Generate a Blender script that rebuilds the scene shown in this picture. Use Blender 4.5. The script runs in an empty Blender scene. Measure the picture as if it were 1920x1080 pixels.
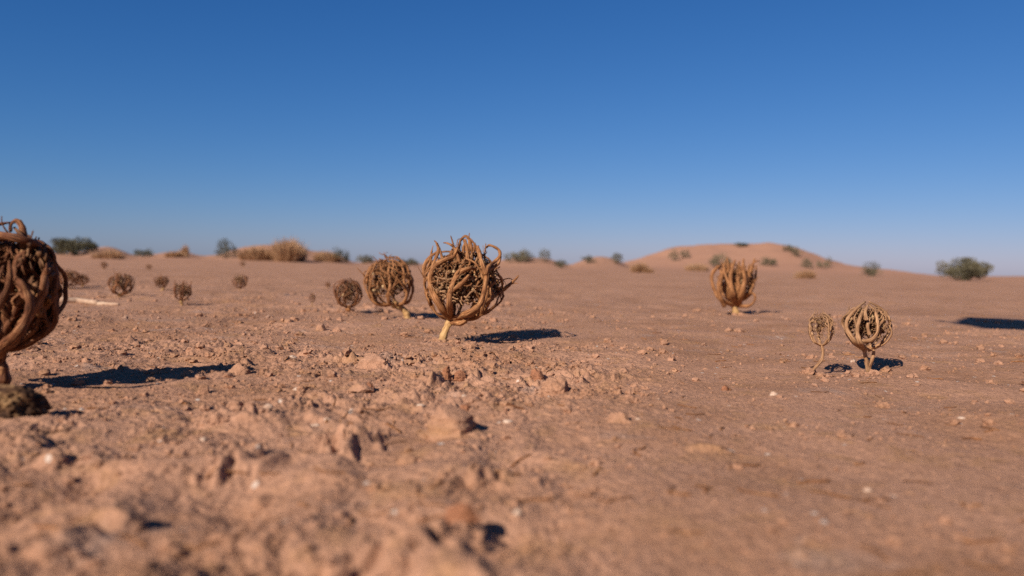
import bpy, math, random
import numpy as np
from mathutils import Vector, Matrix

sc = bpy.context.scene
col = sc.collection
R = math.radians

# ------------------------------------------------------------------ camera
CAM = Vector((0.0, 0.0, 0.075))
LENS, PITCH, ROLL = 28.0, 1.55, 1.33
FPX = 1920 * LENS / 36.0
cam = bpy.data.cameras.new('camera'); cam_o = bpy.data.objects.new('camera', cam); col.objects.link(cam_o)
CM = Matrix.Rotation(R(90 - PITCH), 3, 'X') @ Matrix.Rotation(R(ROLL), 3, 'Z')
cam_o.matrix_world = Matrix.Translation(CAM) @ CM.to_4x4()
cam.lens = LENS; cam.sensor_width = 36; cam.clip_start = 0.01; cam.clip_end = 20000
cam.dof.use_dof = True; cam.dof.focus_distance = 0.63; cam.dof.aperture_fstop = 7.8
sc.camera = cam_o

# ------------------------------------------------------------------ sky and sun
SUN_EL = R(30.5); SUN_AZ = R(214.6)          # azimuth clockwise from +Y
world = bpy.data.worlds.new("World"); sc.world = world; world.use_nodes = True
wn = world.node_tree
sky = wn.nodes.new('ShaderNodeTexSky'); sky.sky_type = 'NISHITA'; sky.sun_disc = False
sky.sun_elevation = SUN_EL; sky.sun_rotation = SUN_AZ
sky.altitude = 900; sky.air_density = 1.0; sky.dust_density = 0.7; sky.ozone_density = 4.0
SKY_S = 0.06; EXPO = 0.6
# deep desert blue: the sky's own red, green and blue are each graded by a power and a gain
VIS = 0.06 * 2 ** 0.6
sp_ = wn.nodes.new('ShaderNodeSeparateColor'); cb_ = wn.nodes.new('ShaderNodeCombineColor')
wn.links.new(sky.outputs[0], sp_.inputs[0])
for i_, (g_, k_) in enumerate(((1.576, 0.83), (1.026, 0.60), (0.813, 0.785))):
    pw_ = wn.nodes.new('ShaderNodeMath'); pw_.operation = 'POWER'; pw_.inputs[1].default_value = g_
    ml_ = wn.nodes.new('ShaderNodeMath'); ml_.operation = 'MULTIPLY'; ml_.inputs[1].default_value = k_ * VIS ** (g_ - 1)
    wn.links.new(sp_.outputs[i_], pw_.inputs[0]); wn.links.new(pw_.outputs[0], ml_.inputs[0]); wn.links.new(ml_.outputs[0], cb_.inputs[i_])
wn.links.new(cb_.outputs[0], wn.nodes['Background'].inputs[0])
wn.nodes['Background'].inputs[1].default_value = SKY_S
sl = bpy.data.lights.new('sun', 'SUN'); sl.energy = 4.6; sl.angle = R(0.5); sl.color = (1.0, 0.93, 0.83)
so = bpy.data.objects.new('sun', sl); col.objects.link(so)
sun_dir = Vector((math.sin(SUN_AZ) * math.cos(SUN_EL), math.cos(SUN_AZ) * math.cos(SUN_EL), math.sin(SUN_EL)))
so.rotation_euler = sun_dir.to_track_quat('Z', 'Y').to_euler()
so.location = (0, 0, 5)
sc.view_settings.view_transform = 'Standard'; sc.view_settings.look = 'None'
sc.view_settings.exposure = EXPO; sc.view_settings.gamma = 1.0
sc.cycles.use_denoising = False

# ------------------------------------------------------------------ numpy noise
def _tab(seed):
    rs = np.random.RandomState(seed)
    p = rs.permutation(256); p = np.concatenate([p, p, p])
    return p, rs
_cache = {}
def perlin2(x, y, seed=0):
    if ('2', seed) not in _cache:
        p, rs = _tab(seed); a = rs.rand(256) * 2 * np.pi
        _cache[('2', seed)] = (p, np.cos(a), np.sin(a))
    p, gx, gy = _cache[('2', seed)]
    x = np.asarray(x, float); y = np.asarray(y, float)
    xi = np.floor(x); yi = np.floor(y); fx = x - xi; fy = y - yi
    xi = xi.astype(np.int64) & 255; yi = yi.astype(np.int64) & 255
    u = fx * fx * fx * (fx * (fx * 6 - 15) + 10); v = fy * fy * fy * (fy * (fy * 6 - 15) + 10)
    def g(i, j, dx, dy):
        h = p[p[i] + j]; return gx[h] * dx + gy[h] * dy
    a = g(xi, yi, fx, fy); b = g(xi + 1, yi, fx - 1, fy)
    c = g(xi, yi + 1, fx, fy - 1); d = g(xi + 1, yi + 1, fx - 1, fy - 1)
    return (a + u * (b - a) + v * (c - a + u * (a - b - c + d))) * 1.5
def perlin3(q, seed=0):
    if ('3', seed) not in _cache:
        p, rs = _tab(seed); g = rs.randn(256, 3); g /= np.linalg.norm(g, axis=1)[:, None]
        _cache[('3', seed)] = (p, g)
    p, G = _cache[('3', seed)]
    q = np.asarray(q, float)
    i = np.floor(q); f = q - i; i = i.astype(np.int64) & 255
    w = f * f * f * (f * (f * 6 - 15) + 10)
    out = 0
    for dx in (0, 1):
        for dy in (0, 1):
            for dz in (0, 1):
                h = p[p[p[i[:, 0] + dx] + i[:, 1] + dy] + i[:, 2] + dz]
                d = f - np.array((dx, dy, dz))
                wt = (w[:, 0] if dx else 1 - w[:, 0]) * (w[:, 1] if dy else 1 - w[:, 1]) * (w[:, 2] if dz else 1 - w[:, 2])
                out = out + wt * (G[h] * d).sum(1)
    return out * 1.5
def worley2(x, y, seed=0):
    """distance to nearest and second nearest cell point, and the nearest cell's random number"""
    p, rs = _tab(seed); px = rs.rand(256); py = rs.rand(256); pv = rs.rand(256)
    xi = np.floor(x).astype(np.int64); yi = np.floor(y).astype(np.int64)
    d1 = np.full(x.shape, 9.0); d2 = np.full(x.shape, 9.0); val = np.zeros(x.shape)
    for ox in (-1, 0, 1):
        for oy in (-1, 0, 1):
            cx = xi + ox; cy = yi + oy
            h = p[p[cx & 255] + (cy & 255)]
            d = np.hypot(cx + px[h] - x, cy + py[h] - y)
            near = d < d1
            d2 = np.where(near, d1, np.minimum(d2, d)); val = np.where(near, pv[h], val); d1 = np.where(near, d, d1)
    return d1, d2, val
def sstep(a, b, x):
    t = np.clip((x - a) / (b - a), 0, 1); return t * t * (3 - 2 * t)

# ------------------------------------------------------------------ terrain
# silhouette of the low dunes: (image column, pixels above eye level) read as height over distance
NEAR_D, HILL_D = 13.0, 27.0
NEAR_P = np.array([(-900, 2), (-300, 6), (0, 1), (100, 2), (150, 5), (180, 14), (205, 17), (225, 11), (250, 2), (275, 3), (320, 11), (350, 11), (375, 5),
    (410, 8), (450, 22), (500, 29), (560, 28), (585, 20), (610, 21), (640, 14), (665, 0), (700, 9), (740, 2), (790, 0), (850, 2), (930, 9),
    (960, 16), (1000, 17), (1030, 15), (1065, 2), (1090, 13), (1120, 22), (1150, 18), (1180, 4), (1300, 1), (1700, 3), (1750, 0), (1850, 2), (1920, 3), (2600, 8), (3200, 2)], float)
HILL_P = np.array([(-900, -9), (1000, -9), (1130, -4), (1170, 3), (1200, 14), (1250, 29), (1290, 40), (1330, 40), (1370, 40), (1395, 41), (1420, 45), (1450, 43), (1480, 38),
    (1510, 31), (1550, 16), (1600, 6), (1660, 1), (1720, -3), (1800, -9), (3200, -9)], float)
def colpx(x, y):
    return 960 + FPX * x / np.maximum(y, 0.01)
def macro(x, y):
    d = np.hypot(x, y)
    c = np.where(y > 0.3, colpx(x, y), 960 + np.sign(x) * 2200)
    z = 0.056 * sstep(2.5, 12.0, d)
    side = sstep(0.0, 1.0, y / np.maximum(d, 1e-6) * 2 - 0.2)
    pn = np.interp(c, NEAR_P[:, 0], NEAR_P[:, 1]); ph = np.interp(c, HILL_P[:, 0], HILL_P[:, 1])
    for k in (-9, 9):
        pn = pn + np.interp(c + k, NEAR_P[:, 0], NEAR_P[:, 1]); ph = ph + np.interp(c + 2 * k, HILL_P[:, 0], HILL_P[:, 1])
    pn /= 3; ph /= 3
    z = z + side * (0.02 + pn * NEAR_D / FPX) * np.exp(-((d - NEAR_D) / 1.7) ** 2)
    z = z + side * np.maximum(ph + 9, 0) * HILL_D / FPX * np.exp(-((d - HILL_D) / 4.5) ** 2)
    z = z + side * sstep(0, 12, ph + 9) * np.exp(-((d - HILL_D) / 4.5) ** 2) * (0.10 * perlin2(x * 0.55, y * 0.55, 6) + 0.05 * perlin2(x * 1.7, y * 1.7, 7))
    z = z + 0.006 * perlin2(x * 0.9 + 3.1, y * 0.9, 3) * sstep(0.9, 2.0, d)
    z = z + 0.03 * perlin2(x * 0.22, y * 0.22 + 7, 4) * sstep(3.5, 9.0, d)
    z = z + 0.5 * perlin2(x * 0.02, y * 0.02, 5) * sstep(60, 300, d)
    # a slight rim in the middle distance at the left, with the soil a touch lower behind it
    rim = np.exp(-((d - 1.02 - 0.05 * np.sin(x * 9)) / 0.10) ** 2) * sstep(0.15, -0.25, x)
    z = z + 0.006 * rim
    return z
def rough_mask(x, y):
    d = np.hypot(x, y)
    m = 0.5 + 0.55 * perlin2(x * 4.2 + 5, y * 4.2 + 1, 11)
    ang = x / np.maximum(np.abs(y), 0.02)
    m = m + 0.25 * sstep(0.15, -0.35, ang) * sstep(1.0, 0.3, d)
    m = m + 0.50 * sstep(0.38, 0.05, np.abs(ang + 0.10)) * sstep(0.80, 0.62, d) * sstep(0.36, 0.46, d)
    m = m - 0.75 * sstep(0.05, 0.30, ang) * sstep(0.85, 0.55, d)
    m = m - 0.40 * sstep(0.02, 0.22, ang) * sstep(0.6, 0.95, d)
    m = m - 0.55 * np.exp(-((x + 0.19) / 0.12) ** 2 - ((y - 0.475) / 0.055) ** 2)
    return np.clip(m, 0.12, 1.0)
def detail(x, y):
    d = np.hypot(x, y)
    m = rough_mask(x, y)
    wx = x + 0.012 * perlin2(x * 30, y * 30, 21); wy = y + 0.012 * perlin2(x * 30 + 9, y * 30 + 4, 22)
    far = sstep(6.0, 1.5, d)
    b = 0.0040 * perlin2(wx * 11, wy * 11, 31)
    # broken crust: plates whose edges drop off steeply
    t = perlin2(wx * 22, wy * 22, 32) + 0.5 * perlin2(wx * 47, wy * 47, 33) + 0.25 * perlin2(wx * 110, wy * 110, 34)
    steps = t * 2.4; fl = np.floor(steps); fr = steps - fl
    plate = (fl + sstep(0.60, 0.95, fr)) / 2.4
    b = b + m * 0.0026 * (0.35 * t + 0.65 * plate)
    # crumbs and clods
    c1 = perlin2(wx * 70, wy * 70, 35); c2 = perlin2(wx * 150, wy * 150, 36); c3 = perlin2(wx * 330, wy * 330, 37)
    cl = np.maximum(perlin2(x * 9, y * 9, 43) + 0.25, 0) + 0.25
    b = b + m * cl * (0.0040 * np.maximum(c1 - 0.15, 0) ** 0.7 + 0.0014 * np.abs(c2))
    b = b + (0.35 + 0.65 * m) * 0.00105 * c3 * sstep(2.2, 1.0, d)
    c4 = perlin2(x * 700, y * 700, 38)
    b = b + (0.4 + 0.6 * m) * 0.00050 * c4 * sstep(1.3, 0.7, d)
    ang = x / np.maximum(np.abs(y), 0.02)
    near = 1.55 * sstep(0.50, 0.30, d) * sstep(0.22, -0.10, ang)
    for fq, sd_, am, th in ((24, 46, 0.0058, 0.72), (44, 39, 0.0052, 0.72), (75, 44, 0.0046, 0.66), (135, 45, 0.0034, 0.55)):
        wj = 0.22 * c1 + 0.16 * c2 + 0.08 * c3
        d1, d2, v = worley2(wx * fq + wj, wy * fq + 0.20 * c2 - 0.14 * c1 + 0.08 * perlin2(x * 330 + 7, y * 330, 47), sd_)
        edge = 0.16 + 0.32 * (v - th) / (1 - th)
        lump = np.clip((edge - d1) / edge, 0, 1) ** (0.55 if fq > 30 else 0.95) * (v > th)
        k = np.clip(m * 1.2 - 0.28, 0, 1) * (0.30 + 1.2 * np.maximum(cl - 0.25, 0)) if fq > 30 else near
        b = b + k * am * lump * (0.55 + 0.55 * (v - th) / (1 - th)) + 0.0009 * k * (lump > 0) * (c2 + 0.7 * c3)
    # broken pale crust in the near left: a low rolling relief with undercut-looking edges
    b = b + near * 0.0045 * perlin2(wx * 30, wy * 30, 48)
    b = b + 0.010 * sstep(1.5, 4, d) * perlin2(x * 2.6, y * 2.6, 40) * sstep(14, 5, d)
    b = b + 0.005 * sstep(1.1, 2.5, d) * np.maximum(perlin2(x * 9, y * 9, 41), 0) * sstep(14, 5, d)
    return b * (far * 0.9 + 0.1) if np.ndim(b) else b * (float(far) * 0.9 + 0.1)
def ground_h(x, y):
    x = np.atleast_1d(np.asarray(x, float)); y = np.atleast_1d(np.asarray(y, float))
    return macro(x, y) + detail(x, y)
def gz(x, y):
    return float(ground_h(x, y)[0])

def ray(px, py):
    v = Vector(((px - 960) / FPX, (540 - py) / FPX, -1.0))
    return CM @ v
def P(px, py, far=80.0):
    """point of the ground seen at a pixel of the photograph"""
    v = ray(px, py); v = v / v.y
    ys = np.exp(np.linspace(math.log(0.12), math.log(far), 1500))
    X = CAM.x + v.x * ys; Z = CAM.z + v.z * ys
    h = macro(X, ys) + detail(X, ys)
    hit = np.nonzero(Z <= h)[0]
    k = hit[0] if len(hit) else len(ys) - 1
    return Vector((X[k], ys[k], float(h[k])))
def at(px, py, Y):
    v = ray(px, py); v = v / v.y
    return Vector((CAM.x + v.x * Y, Y, CAM.z + v.z * Y))

# ------------------------------------------------------------------ mesh helpers
def make_mesh(name, verts, quads=None, tris=None, smooth=True, uv=None, attr=None):
    me = bpy.data.meshes.new(name)
    verts = np.asarray(verts, np.float32); nv = len(verts)
    q = np.zeros((0, 4), np.int32) if quads is None or len(quads) == 0 else np.asarray(quads, np.int32)
    t = np.zeros((0, 3), np.int32) if tris is None or len(tris) == 0 else np.asarray(tris, np.int32)
    me.vertices.add(nv); me.vertices.foreach_set('co', verts.ravel())
    loops = np.concatenate([q.ravel(), t.ravel()]).astype(np.int32)
    me.loops.add(len(loops)); me.loops.foreach_set('vertex_index', loops)
    me.polygons.add(len(q) + len(t))
    st = np.concatenate([np.arange(len(q)) * 4, len(q) * 4 + np.arange(len(t)) * 3]).astype(np.int32)
    me.polygons.foreach_set('loop_start', st)
    me.polygons.foreach_set('use_smooth', np.full(len(q) + len(t), smooth))
    me.update(calc_edges=True); me.validate()
    if uv is not None:
        l = me.uv_layers.new(name='uv'); l.data.foreach_set('uv', np.asarray(uv, np.float32)[loops].ravel())
    if attr:
        for k, a in attr.items():
            at_ = me.attributes.new(k, 'FLOAT', 'POINT'); at_.data.foreach_set('value', np.asarray(a, np.float32))
    return me
def obj(name, me, mat, parent=None):
    o = bpy.data.objects.new(name, me); col.objects.link(o)
    if mat: me.materials.append(mat)
    if parent: o.parent = parent
    return o
def tag(o, label=None, cat=None, group=None, kind=None):
    if label: o['label'] = label
    if cat: o['category'] = cat
    if group: o['group'] = group
    if kind: o['kind'] = kind
    return o
def empty(name, loc, label, cat, group=None):
    o = bpy.data.objects.new(name, None); col.objects.link(o); o.location = loc
    o.empty_display_size = 0.02
    return tag(o, label, cat, group)

class MB:
    def __init__(s): s.v = []; s.q = []; s.t = []; s.uv = []; s.n = 0
    def add(s, v, q=None, t=None, uv=None):
        v = np.asarray(v, float)
        if q is not None: s.q.append(np.asarray(q) + s.n)
        if t is not None: s.t.append(np.asarray(t) + s.n)
        s.v.append(v); s.uv.append(np.zeros((len(v), 2)) if uv is None else uv); s.n += len(v)
    def tube(s, pts, rad, sides=8, seed=0, ridge=0.16, flat=1.0):
        pts = np.asarray(pts, float); n = len(pts); rad = np.broadcast_to(np.asarray(rad, float), (n,))
        T = np.gradient(pts, axis=0); T /= np.maximum(np.linalg.norm(T, axis=1), 1e-12)[:, None]
        a = np.array((0.3, 0.5, 0.8)) if abs(T[0] @ np.array((0.3, 0.5, 0.8))) < 0.9 else np.array((1.0, 0, 0))
        N = np.cross(T[0], a); N /= np.linalg.norm(N)
        rs = np.random.RandomState(seed)
        prof = 1 + ridge * rs.uniform(-1, 1, sides); ph = rs.uniform(0, 6.28)
        ang = np.arange(sides) / sides * 2 * np.pi
        V = []; L = 0.0; UV = []; vo = rs.uniform(0, 50)
        for i in range(n):
            N = N - T[i] * (N @ T[i]); N /= max(np.linalg.norm(N), 1e-9); B = np.cross(T[i], N)
            if i: L += np.linalg.norm(pts[i] - pts[i - 1])
            tw = ang + ph + 0.04 * i
            r = rad[i] * prof * (1 + 0.08 * math.sin(i * 1.3 + ph))
            V.append(pts[i] + (np.cos(tw) * r)[:, None] * N + (np.sin(tw) * r * flat)[:, None] * B)
            UV.append(np.stack([np.abs(np.arange(sides) / sides * 2 - 1) + vo, np.full(sides, L * 10) + vo], 1))
        V = np.concatenate(V); UV = np.concatenate(UV)
        i = np.arange(n - 1)[:, None] * sides; k = np.arange(sides)[None]
        k2 = (k + 1) % sides
        Q = np.stack([i + k, i + k2, i + k2 + sides, i + k + sides], -1).reshape(-1, 4)
        m = len(V)
        V = np.concatenate([V, pts[:1] - T[:1] * rad[0] * 0.3, pts[-1:] + T[-1:] * rad[-1] * 0.8])
        UV = np.concatenate([UV, UV[:1], UV[-1:]])
        kk = np.arange(sides); kn = (kk + 1) % sides
        t1 = np.stack([np.full(sides, m), kn, kk], 1); t2 = np.stack([np.full(sides, m + 1), kk + (n - 1) * sides, kn + (n - 1) * sides], 1)
        s.add(V, Q, np.concatenate([t1, t2]), UV)
    def build(s, name, mat, parent=None, smooth=True):
        me = make_mesh(name, np.concatenate(s.v), np.concatenate(s.q) if s.q else None, np.concatenate(s.t) if s.t else None, smooth, np.concatenate(s.uv))
        return obj(name, me, mat, parent)

def ico(sub):
    import bmesh
    bm = bmesh.new(); bmesh.ops.create_icosphere(bm, subdivisions=sub, radius=1.0)
    v = np.array([p.co[:] for p in bm.verts]); f = np.array([[q.index for q in p.verts] for p in bm.faces]); bm.free()
    return v, f
ICO = {k: ico(k) for k in (1, 2, 3, 4, 5)}

# ------------------------------------------------------------------ materials
def mat(name, rough=0.9):
    m = bpy.data.materials.new(name); m.use_nodes = True
    nt = m.node_tree; b = nt.nodes['Principled BSDF']; b.inputs['Roughness'].default_value = rough
    b.inputs['Specular IOR Level'].default_value = 0.15
    return m, nt, b
def node(nt, t, **kw):
    n = nt.nodes.new(t)
    for k, v in kw.items():
        if k in n.inputs.keys(): n.inputs[k].default_value = v
        else: setattr(n, k, v)
    return n
def ramp(nt, src, stops):
    r = nt.nodes.new('ShaderNodeValToRGB'); e = r.color_ramp.elements
    while len(e) < len(stops): e.new(0.5)
    for i, (p, c) in enumerate(stops):
        e[i].position = p; e[i].color = (*c, 1) if len(c) == 3 else c
    nt.links.new(src, r.inputs[0]); return r.outputs[0]
def noise(nt, vec, scale, detail_=4, rough=0.6, dist=0.0):
    n = node(nt, 'ShaderNodeTexNoise', Scale=scale, Detail=detail_, Roughness=rough, Distortion=dist)
    nt.links.new(vec, n.inputs['Vector']); return n.outputs['Fac']
def mix(nt, fac, a, b, mode='MIX'):
    n = nt.nodes.new('ShaderNodeMix'); n.data_type = 'RGBA'; n.blend_type = mode
    for s, v in ((0, fac), (6, a), (7, b)):
        if isinstance(v, (int, float)): n.inputs[s].default_value = v
        elif isinstance(v, tuple): n.inputs[s].default_value = (*v, 1)
        else: nt.links.new(v, n.inputs[s])
    return n.outputs[2]
def bump(nt, b, h, strength, dist):
    n = node(nt, 'ShaderNodeBump', Strength=strength, Distance=dist)
    nt.links.new(h, n.inputs['Height']); nt.links.new(n.outputs[0], b.inputs['Normal'])

def soil_mat(name, tint=(1, 1, 1), grit=1.0):
    m, nt, b = mat(name, 0.95)
    b.inputs['Specular IOR Level'].default_value = 0.08
    g = node(nt, 'ShaderNodeNewGeometry').outputs['Position']
    pink = (0.383 * tint[0], 0.203 * tint[1], 0.127 * tint[2]); brown = (0.330 * tint[0], 0.168 * tint[1], 0.098 * tint[2])
    ochre = (0.335 * tint[0], 0.175 * tint[1], 0.088 * tint[2]); grey = (0.32 * tint[0], 0.205 * tint[1], 0.155 * tint[2])
    n1 = noise(nt, g, 9, 6, 0.65, 0.4); n2 = noise(nt, g, 38, 5, 0.65, 0.6); n3 = noise(nt, g, 240, 4, 0.7); n4 = noise(nt, g, 900, 3, 0.7)
    c = ramp(nt, n1, [(0.38, brown), (0.55, pink), (0.70, pink)])
    c = mix(nt, ramp(nt, n2, [(0.52, (0, 0, 0)), (0.68, (0.75, 0.75, 0.75))]), c, ochre)
    n6 = noise(nt, g, 2.2, 4, 0.6, 0.8)
    c = mix(nt, 0.8, c, ramp(nt, n6, [(0.35, (0.86, 0.84, 0.82)), (0.5, (1, 1, 1)), (0.65, (1.10, 1.11, 1.12))]), 'MULTIPLY')
    n5 = noise(nt, g, 16, 4, 0.6, 0.5)
    c = mix(nt, ramp(nt, n5, [(0.60, (0, 0, 0)), (0.70, (0.7, 0.7, 0.7))]), c, grey)
    ln = node(nt, 'ShaderNodeVectorMath', operation='LENGTH'); nt.links.new(g, ln.inputs[0])
    mr = node(nt, 'ShaderNodeMapRange'); nt.links.new(ln.outputs['Value'], mr.inputs[0])
    for k_, v_ in ((1, 7.0), (2, 20.0), (3, 0.0), (4, 0.75)): mr.inputs[k_].default_value = v_
    c = mix(nt, mr.outputs[0], c, (0.38 * tint[0], 0.196 * tint[1], 0.124 * tint[2]))
    c = mix(nt, 0.85, c, ramp(nt, n3, [(0.25, (0.62, 0.58, 0.56)), (0.5, (1, 1, 1)), (0.75, (1.22, 1.20, 1.17))]), 'MULTIPLY')
    c = mix(nt, 0.7, c, ramp(nt, n4, [(0.25, (0.66, 0.63, 0.6)), (0.5, (1, 1, 1)), (0.75, (1.22, 1.22, 1.2))]), 'MULTIPLY')
    # pale grit flecks
    v = node(nt, 'ShaderNodeTexVoronoi', Scale=210.0); nt.links.new(g, v.inputs['Vector'])
    sep = node(nt, 'ShaderNodeSeparateColor'); nt.links.new(v.outputs['Color'], sep.inputs[0])
    sel = node(nt, 'ShaderNodeMath', operation='GREATER_THAN'); sel.inputs[1].default_value = 0.985; nt.links.new(sep.outputs[0], sel.inputs[0])
    dd = node(nt, 'ShaderNodeMath', operation='LESS_THAN'); dd.inputs[1].default_value = 0.30; nt.links.new(v.outputs['Distance'], dd.inputs[0])
    mm = node(nt, 'ShaderNodeMath', operation='MULTIPLY'); nt.links.new(sel.outputs[0], mm.inputs[0]); nt.links.new(dd.outputs[0], mm.inputs[1])
    c = mix(nt, mm.outputs[0], c, (0.52, 0.40, 0.32))
    nt.links.new(c, b.inputs['Base Color'])
    h = node(nt, 'ShaderNodeMath', operation='MULTIPLY_ADD'); nt.links.new(n3, h.inputs[0]); h.inputs[1].default_value = 2.5; nt.links.new(n4, h.inputs[2])
    bump(nt, b, h.outputs[0], 0.9 * grit, 0.0008)
    return m

def wood_mat(name, dark, mid, light, bump_s=0.6):
    m, nt, b = mat(name, 0.72)
    b.inputs['Specular IOR Level'].default_value = 0.2
    uv = node(nt, 'ShaderNodeUVMap'); mp = node(nt, 'ShaderNodeMapping'); nt.links.new(uv.outputs[0], mp.inputs[0])
    mp.inputs['Scale'].default_value = (8.0, 9.0, 1.0)
    n = noise(nt, mp.outputs[0], 1.0, 5, 0.65, 0.3)
    g = node(nt, 'ShaderNodeNewGeometry').outputs['Position']
    n2 = noise(nt, g, 55, 3, 0.6)
    c = ramp(nt, n, [(0.34, dark), (0.50, mid), (0.66, light)])
    c = mix(nt, 0.9, c, ramp(nt, n2, [(0.3, (0.60, 0.54, 0.5)), (0.5, (1, 1, 1)), (0.72, (1.25, 1.22, 1.18))]), 'MULTIPLY')
    nt.links.new(c, b.inputs['Base Color'])
    bump(nt, b, n, bump_s, 0.0008)
    return m
def plain_mat(name, stops, scale=200, rough=0.9, translucent=0.0):
    m, nt, b = mat(name, rough)
    g = node(nt, 'ShaderNodeNewGeometry').outputs['Position']
    c = ramp(nt, noise(nt, g, scale, 3, 0.6), stops)
    nt.links.new(c, b.inputs['Base Color'])
    if translucent:
        tr = node(nt, 'ShaderNodeBsdfTranslucent'); nt.links.new(c, tr.inputs[0])
        ms = node(nt, 'ShaderNodeMixShader'); ms.inputs[0].default_value = translucent
        nt.links.new(b.outputs[0], ms.inputs[1]); nt.links.new(tr.outputs[0], ms.inputs[2])
        nt.links.new(ms.outputs[0], nt.nodes['Material Output'].inputs[0])
    return m
M_SOIL = soil_mat('desert_soil')
M_CLOD = soil_mat('clod_soil', (0.97, 0.97, 0.97))
M_REDCLOD = soil_mat('red_clod_soil', (0.74, 0.60, 0.52))
M_BRANCH = wood_mat('dry_branch', (0.080, 0.027, 0.009), (0.265, 0.108, 0.040), (0.45, 0.23, 0.10), 0.9)
M_BRANCH_RED = wood_mat('red_dry_branch', (0.045, 0.015, 0.006), (0.15, 0.050, 0.019), (0.37, 0.175, 0.075), 0.9)
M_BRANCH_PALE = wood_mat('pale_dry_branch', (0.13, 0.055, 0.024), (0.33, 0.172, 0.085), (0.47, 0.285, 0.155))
M_STEM = wood_mat('pale_stem', (0.19, 0.092, 0.034), (0.35, 0.20, 0.080), (0.46, 0.29, 0.135))
M_TWIG = wood_mat('dark_twig', (0.040, 0.016, 0.008), (0.13, 0.054, 0.022), (0.36, 0.19, 0.085))  # brown twigs, darkened further to put the crown's inner shade into the colour
M_POD = plain_mat('seed_pod', [(0.38, (0.035, 0.018, 0.012)), (0.5, (0.16, 0.08, 0.037)), (0.64, (0.50, 0.33, 0.17))], 150)
M_WHITE = plain_mat('pale_pebble', [(0.38, (0.36, 0.22, 0.15)), (0.62, (0.50, 0.37, 0.28))], 420)
M_LUMP = plain_mat('ridged_lump', [(0.38, (0.035, 0.016, 0.009)), (0.52, (0.10, 0.048, 0.022)), (0.68, (0.26, 0.145, 0.066))], 170)  # brown lump, its colour lowered to include the shade of the crown above
M_STICK = plain_mat('bleached_wood', [(0.35, (0.32, 0.19, 0.125)), (0.6, (0.44, 0.30, 0.205))], 120)
M_LEAF = plain_mat('shrub_leaf', [(0.3, (0.070, 0.060, 0.035)), (0.5, (0.130, 0.110, 0.064)), (0.7, (0.20, 0.165, 0.10))], 5.0, 0.8, 0.15)
M_LEAF_DARK = plain_mat('dark_shrub_leaf', [(0.3, (0.045, 0.042, 0.026)), (0.5, (0.088, 0.078, 0.044)), (0.7, (0.15, 0.125, 0.075))], 5.0, 0.8, 0.15)
M_BARK = plain_mat('shrub_bark', [(0.35, (0.10, 0.07, 0.045)), (0.65, (0.22, 0.16, 0.10))], 30)
M_STRAW = plain_mat('straw', [(0.3, (0.30, 0.155, 0.078)), (0.5, (0.39, 0.220, 0.115)), (0.7, (0.45, 0.275, 0.155))], 4.0, 0.85, 0.2)

# ------------------------------------------------------------------ ground: one sheet from beneath the camera to the horizon
def build_ground():
    cx, cy = 0.0, -0.30
    fine = np.linspace(-R(47), R(47), 1500)
    coarse = np.linspace(R(47), 2 * np.pi - R(47), 170)[1:-1]
    ang = np.concatenate([fine, coarse]); na = len(ang)
    r = [0.03]
    while r[-1] < 6000:
        x = r[-1]
        s = 0.10 if x < 0.30 else (0.0018 if x < 1.25 else (0.0030 if x < 2.0 else (0.010 if x < 5 else (0.016 if x < 45 else 0.09))))
        r.append(x * (1 + s))
    r = np.array(r); nr = len(r)
    A, RR = np.meshgrid(ang, r)
    X = cx + np.sin(A) * RR; Y = cy + np.cos(A) * RR
    X = X.ravel(); Y = Y.ravel()
    Z = np.empty_like(X)
    for a in range(0, len(X), 200000):
        Z[a:a + 200000] = ground_h(X[a:a + 200000], Y[a:a + 200000])
    V = np.stack([X, Y, Z], 1)
    i = np.arange(nr - 1)[:, None] * na; k = np.arange(na)[None]; k2 = (k + 1) % na
    Q = np.stack([i + k, i + na + k, i + na + k2, i + k2], -1).reshape(-1, 4)
    c = len(V); V = np.concatenate([V, [[cx, cy, gz(cx, cy)]]])
    kk = np.arange(na); T = np.stack([np.full(na, c), kk, (kk + 1) % na], 1)
    o = obj('ground', make_mesh('ground', V, Q, T, True), M_SOIL)
    tag(o, kind='structure')
build_ground()

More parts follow.
